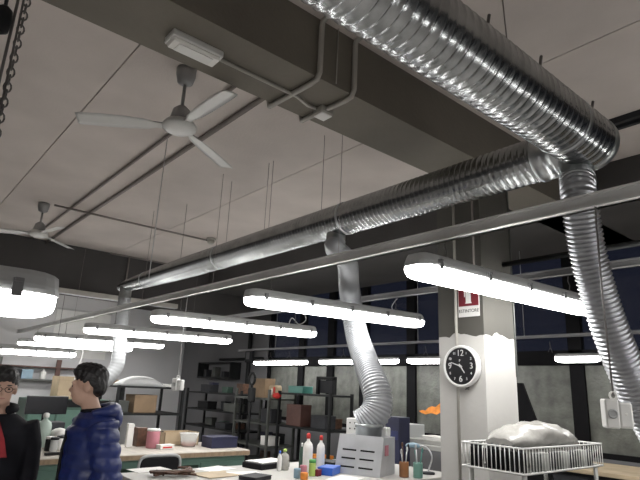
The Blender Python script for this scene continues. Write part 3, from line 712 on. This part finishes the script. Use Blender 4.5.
# ------------------------------------------------------------------ wire basket stand by the column
bk = thing('wire_basket_stand', 'white wire basket on legs in front of the column, filled with dark brushes', 'basket', (-1.885, 3.44, 0))
ZB2 = 1.19; hx, hy, hh = .205, .50, .135
def loop(z, ex=0): return [(-hx-ex, -hy-ex, z), (hx+ex, -hy-ex, z), (hx+ex, hy+ex, z), (-hx-ex, hy+ex, z), (-hx-ex, -hy-ex, z)]
for z in (ZB2, ZB2+hh): MB().tube(loop(z), .006, 6).build('rim_wire', 'white_plastic', bk)
wv = MB().tube([(0, 0, ZB2), (0, 0, ZB2+hh)], .0028, 5).mesh('upright_wire'); wv.materials.append(MATS['white_plastic'])
for i in range(15):
    for s in (-1, 1): link('upright_wire', wv, bk, (-hx+2*hx*i/14, s*hy, 0))
for i in range(1, 30):
    for s in (-1, 1): link('upright_wire', wv, bk, (s*hx, -hy+2*hy*i/30, 0))
MB().box((0, 0, ZB2-.004), (2*hx, 2*hy, .006)).build('floor_sheet', 'rack_grey', bk)
for sx in (-1, 1):
    for sy in (-1, 1): MB().tube([(sx*(hx-.03), sy*(hy-.05), 0), (sx*(hx-.03), sy*(hy-.05), ZB2-.006)], .014, 8).build('leg', 'white_plastic', bk)
for i in range(11):
    x = -1.885-hx+.035+i*.034
    br = thing('brush', 'dark narrow brush standing upright in the wire basket', 'brush', (x, 2.985+random.uniform(0, .03), ZB2), 0, 'dark brushes in the wire basket')
    MB().bev((0, 0, .055), (.018, .05, .11), .004).build('head', 'black', br); MB().bev((0, 0, .125), (.012, .025, .03), .003).build('handle', 'charcoal', br)
for i in range(9):
    y = 3.16+i*.082
    cd = tag(MB().bev((-1.885+.16, y, ZB2+.05), (.05, .05, .10), .004, random.uniform(-.1, .1)).build('small_carton', ('rack_grey', 'grey_machine', 'charcoal')[i % 3]), 'small %s carton standing along the side of the wire basket' % ('dark grey', 'light grey', 'charcoal')[i % 3], 'carton', 'small cartons in the wire basket')
bg = MB(); random.seed(11)
rings = []
for i in range(22):
    u = i/21; y = 3.10+.85*u; hgt = .045+.115*math.sin(PI*min(1, u*1.02+.02))**.55; wd = .175*math.sin(PI*(.06+.88*u))**.4
    rings.append([Vector((-1.93+wd*math.cos(a)*(1+.07*math.sin(5*a+i*.6)+.04*math.sin(9*a-i*1.1)), y, ZB2+.100+hgt*.45+hgt*.55*math.sin(a)*(1+.12*math.sin(3*a+i*.7)+.06*math.sin(7*a-i*1.3)))) for a in [2*PI*j/22 for j in range(22)]])
bg.loft(rings); tag(bg.build('plastic_bag', 'bag'), 'big crumpled translucent plastic bag lying in the wire basket', 'bag')
tag(MB().bev((-1.95, 3.55, ZB2+.06), (.22, .80, .115), .01).build('padded_parcel', 'bag'), 'flat grey parcel under the big plastic bag in the basket', 'parcel')
# leaning dark board by the window
a = onY(521, 383, 5.0); b = onY(537, 426, 5.0)
tag(MB().poly([(a.x-.05, 5.0, a.z), (a.x+.01, 5.0, a.z), (b.x+.01, 5.0, b.z), (b.x+.32, 5.0, 0), (a.x-.25, 5.0, 0)], (0, .03, 0)).build('leaning_board', 'frame_black'), 'black board leaning behind the column', 'board')

# ------------------------------------------------------------------ racks in the back
def rack(x0, x1, y, dep, levels, h, label, m='rack', mats=None):
    t = thing('metal_rack', label, 'rack', ((x0+x1)/2, y, 0)); W_ = x1-x0
    for sx in (-1, 1):
        for sy in (-1, 1): MB().box((sx*(W_/2-.02), sy*(dep/2-.02), h/2), (.04, .04, h)).build('post', m, t)
    for z in levels: MB().box((0, 0, z), (W_-.004, dep-.004, .03)).build('shelf', m, t)
    return t
rk = rack(-11.2, -8.95, 5.9, .5, (.3, .75, 1.08, 1.42), 1.50, 'long black metal rack against the pier in the dark corner')
rk = rack(-8.85, -7.75, 5.75, .6, (.35, .62, .98, 1.39), 1.55, 'grey metal rack with a cardboard box on top, beside the black rack', 'rack_grey')
rk = rack(-7.70, -6.35, 5.85, .5, (.4, .98, 1.50), 1.54, 'black metal rack with flat green boxes under the window lamps')
def rbox(px0, px1, pyb, y, hpx, z, m, label, dep=.3, name='storage_box', cat='box'):
    a = onY(px0, pyb, y); b = onY(px1, pyb, y); h = hpx*.7*((b-a).length/max(1, px1-px0)); dep = .22
    return carton(((a.x+b.x)/2-.05, y+dep/2, z), ((b.x-a.x)*.72, dep, h), m, label, name, cat)
rbox(252, 268, 397, 5.55, 15, 1.406, 'card', 'open brown cardboard box on top of the grey rack', .3, 'cardboard_box')
v = onY(274, 396, 5.6)
pbg = thing('gift_bag', 'red and white striped bag beside the cardboard box on the grey rack', 'bag', (v.x, 5.62, 1.4065))
MB().bev((0, 0, .11), (.22, .16, .22), .03).build('body', 'card_light', pbg)
for k in range(3): MB().box((-.06+.07*k, -.082, .08+.03*k), (.045, .006, .10), 0).build('stripe', 'redb' if k != 1 else 'paper', pbg)
MB().ell((.10, -.03, .05), (.08, .08, .05)).build('pouch', 'redb', pbg)
rbox(287, 307, 396, 5.66, 6, 1.517, 'teal', 'flat teal box on the top shelf of the black rack by the window')
rbox(260, 275, 419, 5.55, 11, .996, 'charcoal', 'charcoal box on the middle shelf of the grey rack')
rbox(285, 305, 424, 5.66, 18, .996, 'redbrown', 'red-brown carton on the middle shelf of the black rack')
rbox(310, 330, 424, 5.66, 12, .996, 'charcoal', 'dark carton beside the red-brown carton')
rbox(260, 272, 447, 5.55, 7, .636, 'paper', 'white carton on the low shelf of the grey rack')
rbox(309, 328, 450, 5.66, 12, .416, 'orange', 'orange carton on the low shelf of the black rack')
rbox(200, 212, 391, 5.7, 5, 1.436, 'charcoal', 'dark case on top of the long black rack')
rbox(222, 238, 413, 5.7, 6, 1.096, 'rack_grey', 'grey crate in the long black rack')
rbox(196, 210, 413, 5.7, 5, 1.096, 'black', 'black case in the long black rack')
rbox(214, 228, 432, 5.7, 4, .766, 'charcoal', 'charcoal crate low in the long black rack')
random.seed(21)
for (x0, x1, y_, zs, nm) in ((-11.0, -9.2, 5.9, (.316, .766, 1.096, 1.436), 'long black'), (-8.70, -7.9, 5.85, (.366, .636), 'grey'), (-7.55, -6.5, 5.95, (.416, .996), 'window-side black')):
    for li, z in enumerate(zs):
        for k in range(3 if nm == 'long black' else 2):
            n_ = 3 if nm == 'long black' else 2; wd = random.uniform(.12, .24); x = x0+(x1-x0)*(k+.5)/n_+random.uniform(-.04, .04)
            cm = random.choice(('rack_grey', 'charcoal', 'brown', 'dark_green', 'navy'))
            carton((x, y_+.12, z), (wd, .14, random.uniform(.10, .20)), cm, 'small %s box among the clutter at the back of the %s rack' % ({'rack_grey': 'grey', 'charcoal': 'charcoal', 'brown': 'dark brown', 'dark_green': 'dark green', 'navy': 'navy blue'}[cm], nm), rz=random.uniform(-.2, .2))['group'] = 'clutter on the %s rack' % nm
mon = thing('display_stand', 'black square frame standing on the black rack by the window', 'frame', tuple(Vector((onY(326, 391, 5.85).x, 5.85, 1.516))))
b = MB()
for sx in (-1, 1): b.box((sx*.20, 0, .13), (.05, .05, .26))
b.box((0, 0, .255), (.45, .05, .05)); b.build('frame', 'black', mon); MB().box((0, .02, .12), (.36, .01, .2)).build('backing', 'charcoal', mon)
# loop-headed stand between racks
st = thing('loop_stand', 'dark stand with a round loop head between the racks', 'stand', (onY(251, 395, 5.35).x, 5.35, 0))
MB().tube([(0, 0, 0), (0, 0, 1.62)], .022, 8).build('pole', 'rack', st); MB().lathe([(.15, 0), (.15, .02), (.03, .03)], (0, 0, 0), 18).build('foot', 'rack', st)
MB().tube([(.09*math.cos(a), 0, 1.72+.10*math.sin(a)) for a in [2*PI*i/16 for i in range(17)]], .022, 8).build('loop', 'rack', st)
MB().bev((.02, 0, 1.45), (.16, .08, .24), .02).build('clamp', 'rack', st)
# wall shelf and dark cupboard on the pier
ws = thing('dark_wall_shelf', 'dark wall shelf with small clutter on the pier wall', 'shelf', (-11.3, 6.45, 1.75))
MB().box((0, 0, 0), (1.5, .28, .03)).build('board', 'rack', ws); MB().box((0, .02, .33), (1.5, .24, .03)).build('board', 'rack', ws)
for sx in (-1, 1): MB().box((sx*.74, 0, .16), (.03, .28, .36)).build('side', 'rack', ws)
for k, px in enumerate((187, 193, 201)):
    v = Vector((-11.75+.42*k, 0, 0)); carton((v.x, 6.42, 1.766), (.12, .14, (.16, .22, .12)[k]), ('charcoal', 'rack_grey', 'charcoal')[k], ('low dark box on the dark wall shelf', 'taller grey box on the dark wall shelf', 'dark box at the end of the dark wall shelf')[k])
pipe([(-10.2, 6.56, 0), (-10.2, 6.56, 3.7)], .05, 'thick dark vertical pipe on the pier wall', 'rack')
pipe([(-11.4, 6.53, 2.17), (-9.6, 6.53, 2.17)], .03, 'dark horizontal pipe along the pier wall', 'rack')
ms = thing('meter_box', 'small dark square meter box on the pier wall pipe', 'box', (onY(250, 349, 6.5).x, 6.5, 2.10)); b = MB()
b.bev((0, 0, .12), (.26, .08, .26), .02).build('body', 'charcoal', ms); MB().box((0, -.045, .13), (.12, .01, .15)).build('window', 'wall_grey', ms)

# open shelf unit left of the racks with the folded plastic thing
X0 = -9.3
su = rack(-9.6, -8.7, 3.78, 1.15, (.4, 1.08, 1.50), 1.52, 'open dark shelf unit behind the far desk holding folded sheets', 'rack')
v = onX(150, 388, -9.1)
b = MB(); rings = []
for i in range(14):
    u = i/13; y = 3.30+.72*u; h_ = .03+.13*math.sin(PI*u)**.7
    rings.append([Vector((-9.0-.22*s, y, 1.517+hh_)) for s, hh_ in ((-1, 0), (-.9, h_*.7), (-.4, h_), (.4, h_), (.9, h_*.7), (1, 0))])
b.loft(rings); tag(b.build('folded_cover', 'lamp_grey'), 'grey folded plastic cover arched on top of the open shelf unit', 'cover')
carton((-8.95, 4.20, 1.517), (.35, .28, .05), 'paper', 'flat white box next to the folded cover', rz=.2)
carton((-9.05, 3.75, 1.097), (.4, .38, .28), 'card', 'brown cardboard box inside the open shelf unit', 'cardboard_box')
carton((-9.05, 3.38, 1.097), (.3, .22, .18), 'rack_grey', 'dark grey box beside the cardboard box in the open shelf unit')

# ------------------------------------------------------------------ end wall things
EW = XL
def ew(px, py, off=.02): return onX(px, py, EW+off)
pn = thing('lit_wall_panel', 'large pale panel painted as a lit section of the end wall above the shelf', 'board', (EW+.03, ew(82, 330).y, 2.05))  # stands for a lit stretch of wall, brightness put into its pale colour
MB().box((0, 0, .55), (.04, 1.25, 1.1)).build('board', 'white_plastic', pn); MB().box((.005, 0, 1.1), (.05, 1.29, .04)).build('edge', 'lamp_grey', pn)
sh = thing('bracket_shelf', 'grey two-board wall shelf with red-brown upright on the end wall', 'shelf', (EW+.2, ew(35, 390, .2).y, 0))
za = ew(40, 367, .3).z; zb = ew(40, 380, .3).z
MB().box((0, .35, za), (.36, 2.3, .03)).build('board', 'redbrown', sh); MB().box((0, .35, zb), (.36, 2.3, .03)).build('board', 'rack_grey', sh)
yu = ew(54, 390, .3).y-sh.location.y
MB().box((.14, yu, 1.45), (.05, .10, 1.05)).build('upright', 'redbrown', sh); MB().box((.14, -.8, 1.45), (.05, .06, 1.05)).build('upright', 'rack_grey', sh)
def on_ew(px): return ew(px, 380, .25).y
carton((EW+.22, on_ew(26), zb+.016), (.1, .22, .20), 'cyan', 'pale blue box on the wall shelf at the end wall')
carton((EW+.22, on_ew(14), zb+.016), (.2, .20, .20), 'charcoal', 'dark grey box on the wall shelf beside the pale blue box')
bottle((EW+.25, on_ew(42), zb+.016), .22, .06, 'paper', 'paper', 'white bottle on the wall shelf at the end wall')
carton((-11.6, onX(68, 404, -11.6).y, 1.20), (.5, .60, .42), 'card_light', 'large cardboard box on the dark cabinet beside the person in blue', 'cardboard_box')
dc = thing('green_cabinet', 'dark cabinet with green front behind the far desk', 'cabinet', (-11.6, onX(62, 420, -11.6).y, 0))
MB().bev((0, 0, .60), (.8, 1.5, 1.19), .01).build('body', 'dark_green', dc); MB().box((.405, 0, 1.12), (.01, 1.5, .13)).build('top_band', 'black', dc)
for k in range(3):
    d_ = MB().bev((.408, -.49+.49*k, .55), (.02, .46, .9), .006).build('door', 'green_metal', dc); MB().box((.425, -.34+.49*k, .7), (.02, .02, .1)).build('handle', 'silver', d_)
v = onX(46, 418, -10.6)
mo = thing('monitor', 'black monitor standing between the two persons beyond the desk', 'monitor', (-10.3, onX(46, 410, -10.3).y, 0))
MB().bev((0, 0, 1.13), (.06, .66, .30), .01).build('screen', 'black_gloss', mo); MB().box((-.03, 0, .95), (.05, .08, .2)).build('neck', 'black', mo); MB().bev((-.02, 0, .43), (.4, .6, .86), .01).build('stand', 'charcoal', mo)
fr_ = tag(MB().bev((-12.7, onX(112, 384, -12.7).y, 1.55), (.3, .55, .10), .03, .2).build('wooden_tray', 'card'), 'brown wooden tray behind the head of the person in blue', 'tray')
sp = thing('tray_stand', 'dark shelf stand carrying the brown wooden tray', 'stand', (-12.7, onX(112, 384, -12.7).y, 0))
for sx in (-1, 1): MB().box((0, sx*.25, .74), (.3, .03, 1.48)).build('side', 'rack', sp)
MB().box((0, 0, 1.485), (.32, .58, .025)).build('board', 'rack', sp)

# ------------------------------------------------------------------ people
def remesh(mb, voxel, mat_, name, smooth=4):
    me = mb.mesh(name+'_raw'); ob = bpy.data.objects.new('tmp', me); COL.objects.link(ob)
    r = ob.modifiers.new('r', 'REMESH'); r.mode = 'VOXEL'; r.voxel_size = voxel; r.use_smooth_shade = True
    s = ob.modifiers.new('s', 'SMOOTH'); s.factor = .5; s.iterations = smooth
    dg = bpy.context.evaluated_depsgraph_get(); out = bpy.data.meshes.new_from_object(ob.evaluated_get(dg)); out.name = name
    bpy.data.objects.remove(ob); out.materials.clear(); out.materials.append(MATS[mat_])
    for p in out.polygons: p.use_smooth = True
    return out
def etube(mb, pts, n=14):        # pts: (x,y,z, rx, ry) elliptical rings stacked roughly along z
    mb.loft([[Vector((x+rx*math.cos(2*PI*j/n), y+ry*math.sin(2*PI*j/n), z)) for j in range(n)] for x, y, z, rx, ry in pts])
def limb(mb, pts, n=12): mb.tube([p[:3] for p in pts], [p[3] for p in pts], n)
def head_mb(mb, turn, base):     # head in its own frame: +Y is where the face looks; base = top of neck
    R = Matrix.Rotation(turn, 3, 'Z'); c = Vector(base)
    def e(p, r): mb.ell(c+R @ Vector(p), r, 18, 12, R)
    e((0, -.012, .135), (.076, .096, .098)); e((0, .028, .055), (.058, .062, .070)); e((0, .060, .022), (.030, .026, .022))
    e((0, .075, .085), (.052, .022, .045)); e((0, .098, .078), (.013, .020, .015)); e((0, .090, .098), (.010, .014, .026))
    e((0, .084, .045), (.024, .013, .008)); e((0, .086, .125), (.055, .012, .012))
    for s in (-1, 1):
        e((s*.078, -.008, .095), (.010, .022, .033)); e((s*.034, .062, .072), (.022, .022, .024))
def hand_mb(mb, wrist, dirv, palm_n):
    d = Vector(dirv).normalized(); n = Vector(palm_n).normalized(); s = d.cross(n).normalized(); w_ = Vector(wrist)
    mb.tube([w_, w_+d*.04, w_+d*.085], [.026, .036, .034], 10)
    for k in range(4):
        L = (.068, .078, .072, .056)[k]; o_ = w_+d*.08+s*(-.027+.018*k)
        mb.tube([o_-d*.02, o_+d*L*.45+n*.006, o_+d*L*.75+n*.022, o_+d*L*.88+n*.040], [.0095, .009, .0085, .007], 8)
    t0 = w_+d*.03-s*.03; mb.tube([t0, t0+d*.03-s*.022+n*.012, t0+d*.058-s*.024+n*.028], [.012, .011, .008], 8)
def displace(me, fn):
    ns = [v.normal.copy() for v in me.vertices]
    for v, n in zip(me.vertices, ns): v.co += n*fn(v.co, n)
    me.update()

def person(loc, face, body_turn, head_turn, height, jm, label, kind):
    """local frame: +Y is the way the torso faces; rz = heading of torso"""
    s = height/1.75
    t = thing('person', label, 'person', loc, body_turn); t.scale = (s if kind == 'puffer' else s*.92, s, s)
    bm_ = MB()
    # pelvis, legs, feet
    etube(bm_, [(0, 0, .86, .155, .105), (0, 0, .95, .165, .115), (0, 0, 1.08, .145, .10), (0, .005, 1.22, .165, .11), (0, 0, 1.36, .185, .105), (0, -.01, 1.43, .15, .085), (0, -.015, 1.48, .075, .07)])
    for sx in (-1, 1):
        limb(bm_, [(sx*.085, 0, .92, .092), (sx*.095, .01, .72, .078), (sx*.10, .012, .52, .058), (sx*.10, -.005, .38, .057), (sx*.10, -.01, .20, .042), (sx*.10, -.01, .07, .038)])
        bm_.ell((sx*.105, .055, .045), (.045, .13, .043), 12, 8)
    HF = .055 if kind == 'puffer' else .015
    limb(bm_, [(0, -.015, 1.42, .062), (0, HF*.5-.005, 1.50, .056), (0, HF, 1.58, .055)])
    arms = {}
    for sx in (-1, 1):
        if kind == 'puffer':
            pts = [(sx*.185, -.01, 1.41, .052), (sx*.235, -.03, 1.27, .048), (sx*.255, -.06, 1.12, .042), (sx*.235, -.0, .98, .036), (sx*.185, .09, .90, .028)]
        else:
            pts = [(sx*.185, -.01, 1.41, .052), (sx*.235, -.02, 1.27, .048), (sx*.250, -.03, 1.12, .042), (sx*.245, .02, .98, .036), (sx*.225, .06, .87, .028)]
        limb(bm_, pts); arms[sx] = pts
        a = Vector(pts[-2][:3]); b = Vector(pts[-1][:3]); hand_mb(bm_, b, b-a, (-sx, .2, 0))
    head_mb(bm_, head_turn, (0, .005+HF, 1.525))
    body = remesh(bm_, .0085, 'skin', 'body', 3); link('body', body, t)
    R = Matrix.Rotation(head_turn, 3, 'Z'); hb = Vector((0, .005+HF, 1.525))
    # eyes
    for sx in (-1, 1):
        MB().ell(hb+R @ Vector((sx*.031, .086, .103)), (.011, .007, .006), 10, 6, R).build('eye', 'black', t)
        MB().ell(hb+R @ Vector((sx*.032, .091, .126)), (.020, .006, .004), 10, 6, R).build('eyebrow', 'hair', t)
    MB().ell(hb+R @ Vector((0, .0925, .044)), (.022, .006, .005), 10, 6, R).build('lips', 'skin_lip', t)
    # trousers and shoes
    tr_ = MB(); etube(tr_, [(0, 0, .82, .165, .118), (0, 0, .95, .178, .128), (0, 0, 1.04, .165, .12)])
    for sx in (-1, 1):
        limb(tr_, [(sx*.085, 0, .92, .103), (sx*.097, .01, .70, .090), (sx*.10, .010, .50, .073), (sx*.10, -.005, .30, .066), (sx*.10, -.01, .08, .062)])
    link('trousers', remesh(tr_, .012, 'trousers', 'trousers', 3), t)
    for sx in (-1, 1):
        sb = MB(); rings = []
        for i in range(9):
            u = i/8; y = -.085+.28*u; wd = .048*math.sin(PI*(.12+.76*u))**.5; hh_ = .085-.04*u
            rings.append([Vector((sx*.105+wd*x, y, .002+hh_*z)) for x, z in ((-1, 0), (-1, .45), (-.7, .9), (0, 1), (.7, .9), (1, .45), (1, 0))])
        sb.loft(rings); sb.build('shoe', 'black', t)
    # hair
    h = MB()
    def e(p, r): h.ell(hb+R @ Vector(p), r, 18, 12, R)
    e((0, -.018, .168), (.086, .104, .084)); e((0, -.066, .115), (.074, .052, .075)); e((0, .055, .192), (.068, .046, .040)); e((.015, .01, .222), (.068, .078, .034))
    for sx in (-1, 1): e((sx*.072, -.045, .140), (.016, .034, .045)); e((sx*.074, .015, .148), (.012, .016, .024))
    hm = remesh(h, .008, 'hair', 'hair', 2)
    displace(hm, lambda c, n: .004*math.sin(c.x*140+c.z*60)*math.sin(c.y*130))
    link('hair', hm, t)
    # jacket
    j = MB()
    if kind == 'puffer':
        etube(j, [(0, 0, .70, .215, .155), (0, 0, .80, .222, .160), (0, 0, .95, .215, .155), (0, 0, 1.10, .210, .148), (0, 0, 1.25, .220, .148), (0, -.005, 1.36, .225, .145), (0, -.015, 1.43, .175, .115), (0, -.015, 1.475, .105, .095)], 20)
        for sx in (-1, 1): limb(j, [(*p[:3], p[3]+dr) for p, dr in zip(arms[sx][:-1], (.040, .040, .042, .040))]+[(*(Vector(arms[sx][-1][:3])*.8+Vector(arms[sx][-2][:3])*.2), .058)])
        jm_ = remesh(j, .011, jm, 'jacket', 3)
        displace(jm_, lambda c, n: .016*(abs(math.sin(PI*c.z/.082))**.7-.6)*(1 if c.z < 1.44 else .3)+.003*math.sin(c.x*60)*math.sin(c.y*60+c.z*20))
        link('jacket', jm_, t)
        # hood lying on the back, dark inner collar, zip and pockets
        hd = MB(); rings = []
        for i in range(15):
            a = math.radians(-220+260*i/14); r_ = .112
            rings.append(None)
        hp_ = [(.118*math.cos(math.radians(a)), -.01+.110*math.sin(math.radians(a)), 1.475+.010*math.cos(math.radians(a+90))) for a in range(-210, 31, 16)]
        hd.tube(hp_, [.018+.034*math.sin(PI*i/(len(hp_)-1)) for i in range(len(hp_))], 10); hd.ell((0, -.13, 1.435), (.115, .05, .085), 14, 9)
        link('hood', remesh(hd, .011, jm, 'hood', 3), t)
        cp = [(.078*math.cos(math.radians(a)), -.012+.082*math.sin(math.radians(a)), 1.490-.012*math.sin(math.radians(a))) for a in range(0, 361, 20)]
        MB().tube(cp, .013, 8).build('inner_collar', 'coat_black', t)
        MB().tube([(0.0, .157+dz, z) for z, dz in ((.72, .004), (.95, .004), (1.1, .0), (1.25, .0), (1.36, -.015))], .010, 6).build('zip', 'black', t)
        for sx in (-1, 1):
            for z in (.90, 1.00):
                MB().bev((sx*.125, .138, z), (.075, .03, .07), .012, -sx*.35).build('pocket_patch', 'puffer_light', t)
    else:
        etube(j, [(0, 0, .62, .225, .165), (0, 0, .80, .220, .165), (0, 0, .95, .215, .160), (0, 0, 1.10, .212, .158), (0, 0, 1.25, .222, .160), (0, -.005, 1.36, .228, .145), (0, -.015, 1.43, .180, .115), (0, -.012, 1.47, .115, .105)], 20)
        for sx in (-1, 1): limb(j, [(*p[:3], p[3]+dr) for p, dr in zip(arms[sx][:-1], (.036, .034, .034, .032))]+[(*(Vector(arms[sx][-1][:3])*.8+Vector(arms[sx][-2][:3])*.2), .052)])
        link('coat', remesh(j, .012, jm, 'coat', 4), t)
        cp = [(.098*math.cos(math.radians(a)), -.006+.098*math.sin(math.radians(a)), 1.505-.008*math.sin(math.radians(a))) for a in range(120, 421, 20)]
        MB().tube(cp, [.028]*len(cp), 8).build('raised_collar', jm, t)
        # red shirt front showing between the lapels
        MB().poly([(-.09, .148, 1.22), (.09, .148, 1.22), (.055, .140, 1.33), (.0, .095, 1.45), (-.055, .140, 1.33)], (0, .045, 0)).build('red_scarf', 'red_cloth', t)
        MB().tube([(0, .176, 1.1), (0, .172, .66)], .006, 6).build('coat_edge', 'black', t)
        # glasses
        g = MB()
        for sx in (-1, 1):
            g.tube([hb+R @ Vector((sx*.033+.024*math.cos(a), .104, .100+.017*math.sin(a))) for a in [2*PI*i/14 for i in range(15)]], .0022, 5)
            g.tube([hb+R @ Vector((sx*.057, .102, .104)), hb+R @ Vector((sx*.082, .0, .104))], .002, 5)
        g.tube([hb+R @ Vector((-.009, .106, .103)), hb+R @ Vector((.009, .106, .103))], .002, 5)
        g.build('glasses', 'black', t)
    return t
def heading(v): return math.atan2(v.y, v.x)-PI/2        # rotation that turns +Y onto v
away = Vector((-3.52, 1.11, 0)).normalized(); left = Vector((-away.y, away.x, 0))
bt = heading(left*.965-away*.26); ht = heading(left*.985+away*.16)-bt
person(tuple(Vector((-3.52, 1.12, 0))-left*.046), None, bt, ht, 1.668, 'puffer', 'person in a quilted blue hooded jacket with short black hair, head turned aside', 'puffer')
bt = heading(-left*.15-away*.98); ht = heading(-left*.10-away*.99)-bt
person((-3.89, .722, 0), None, bt, ht, 1.63, 'coat_black', 'person in a black coat with glasses and a red scarf', 'coat')
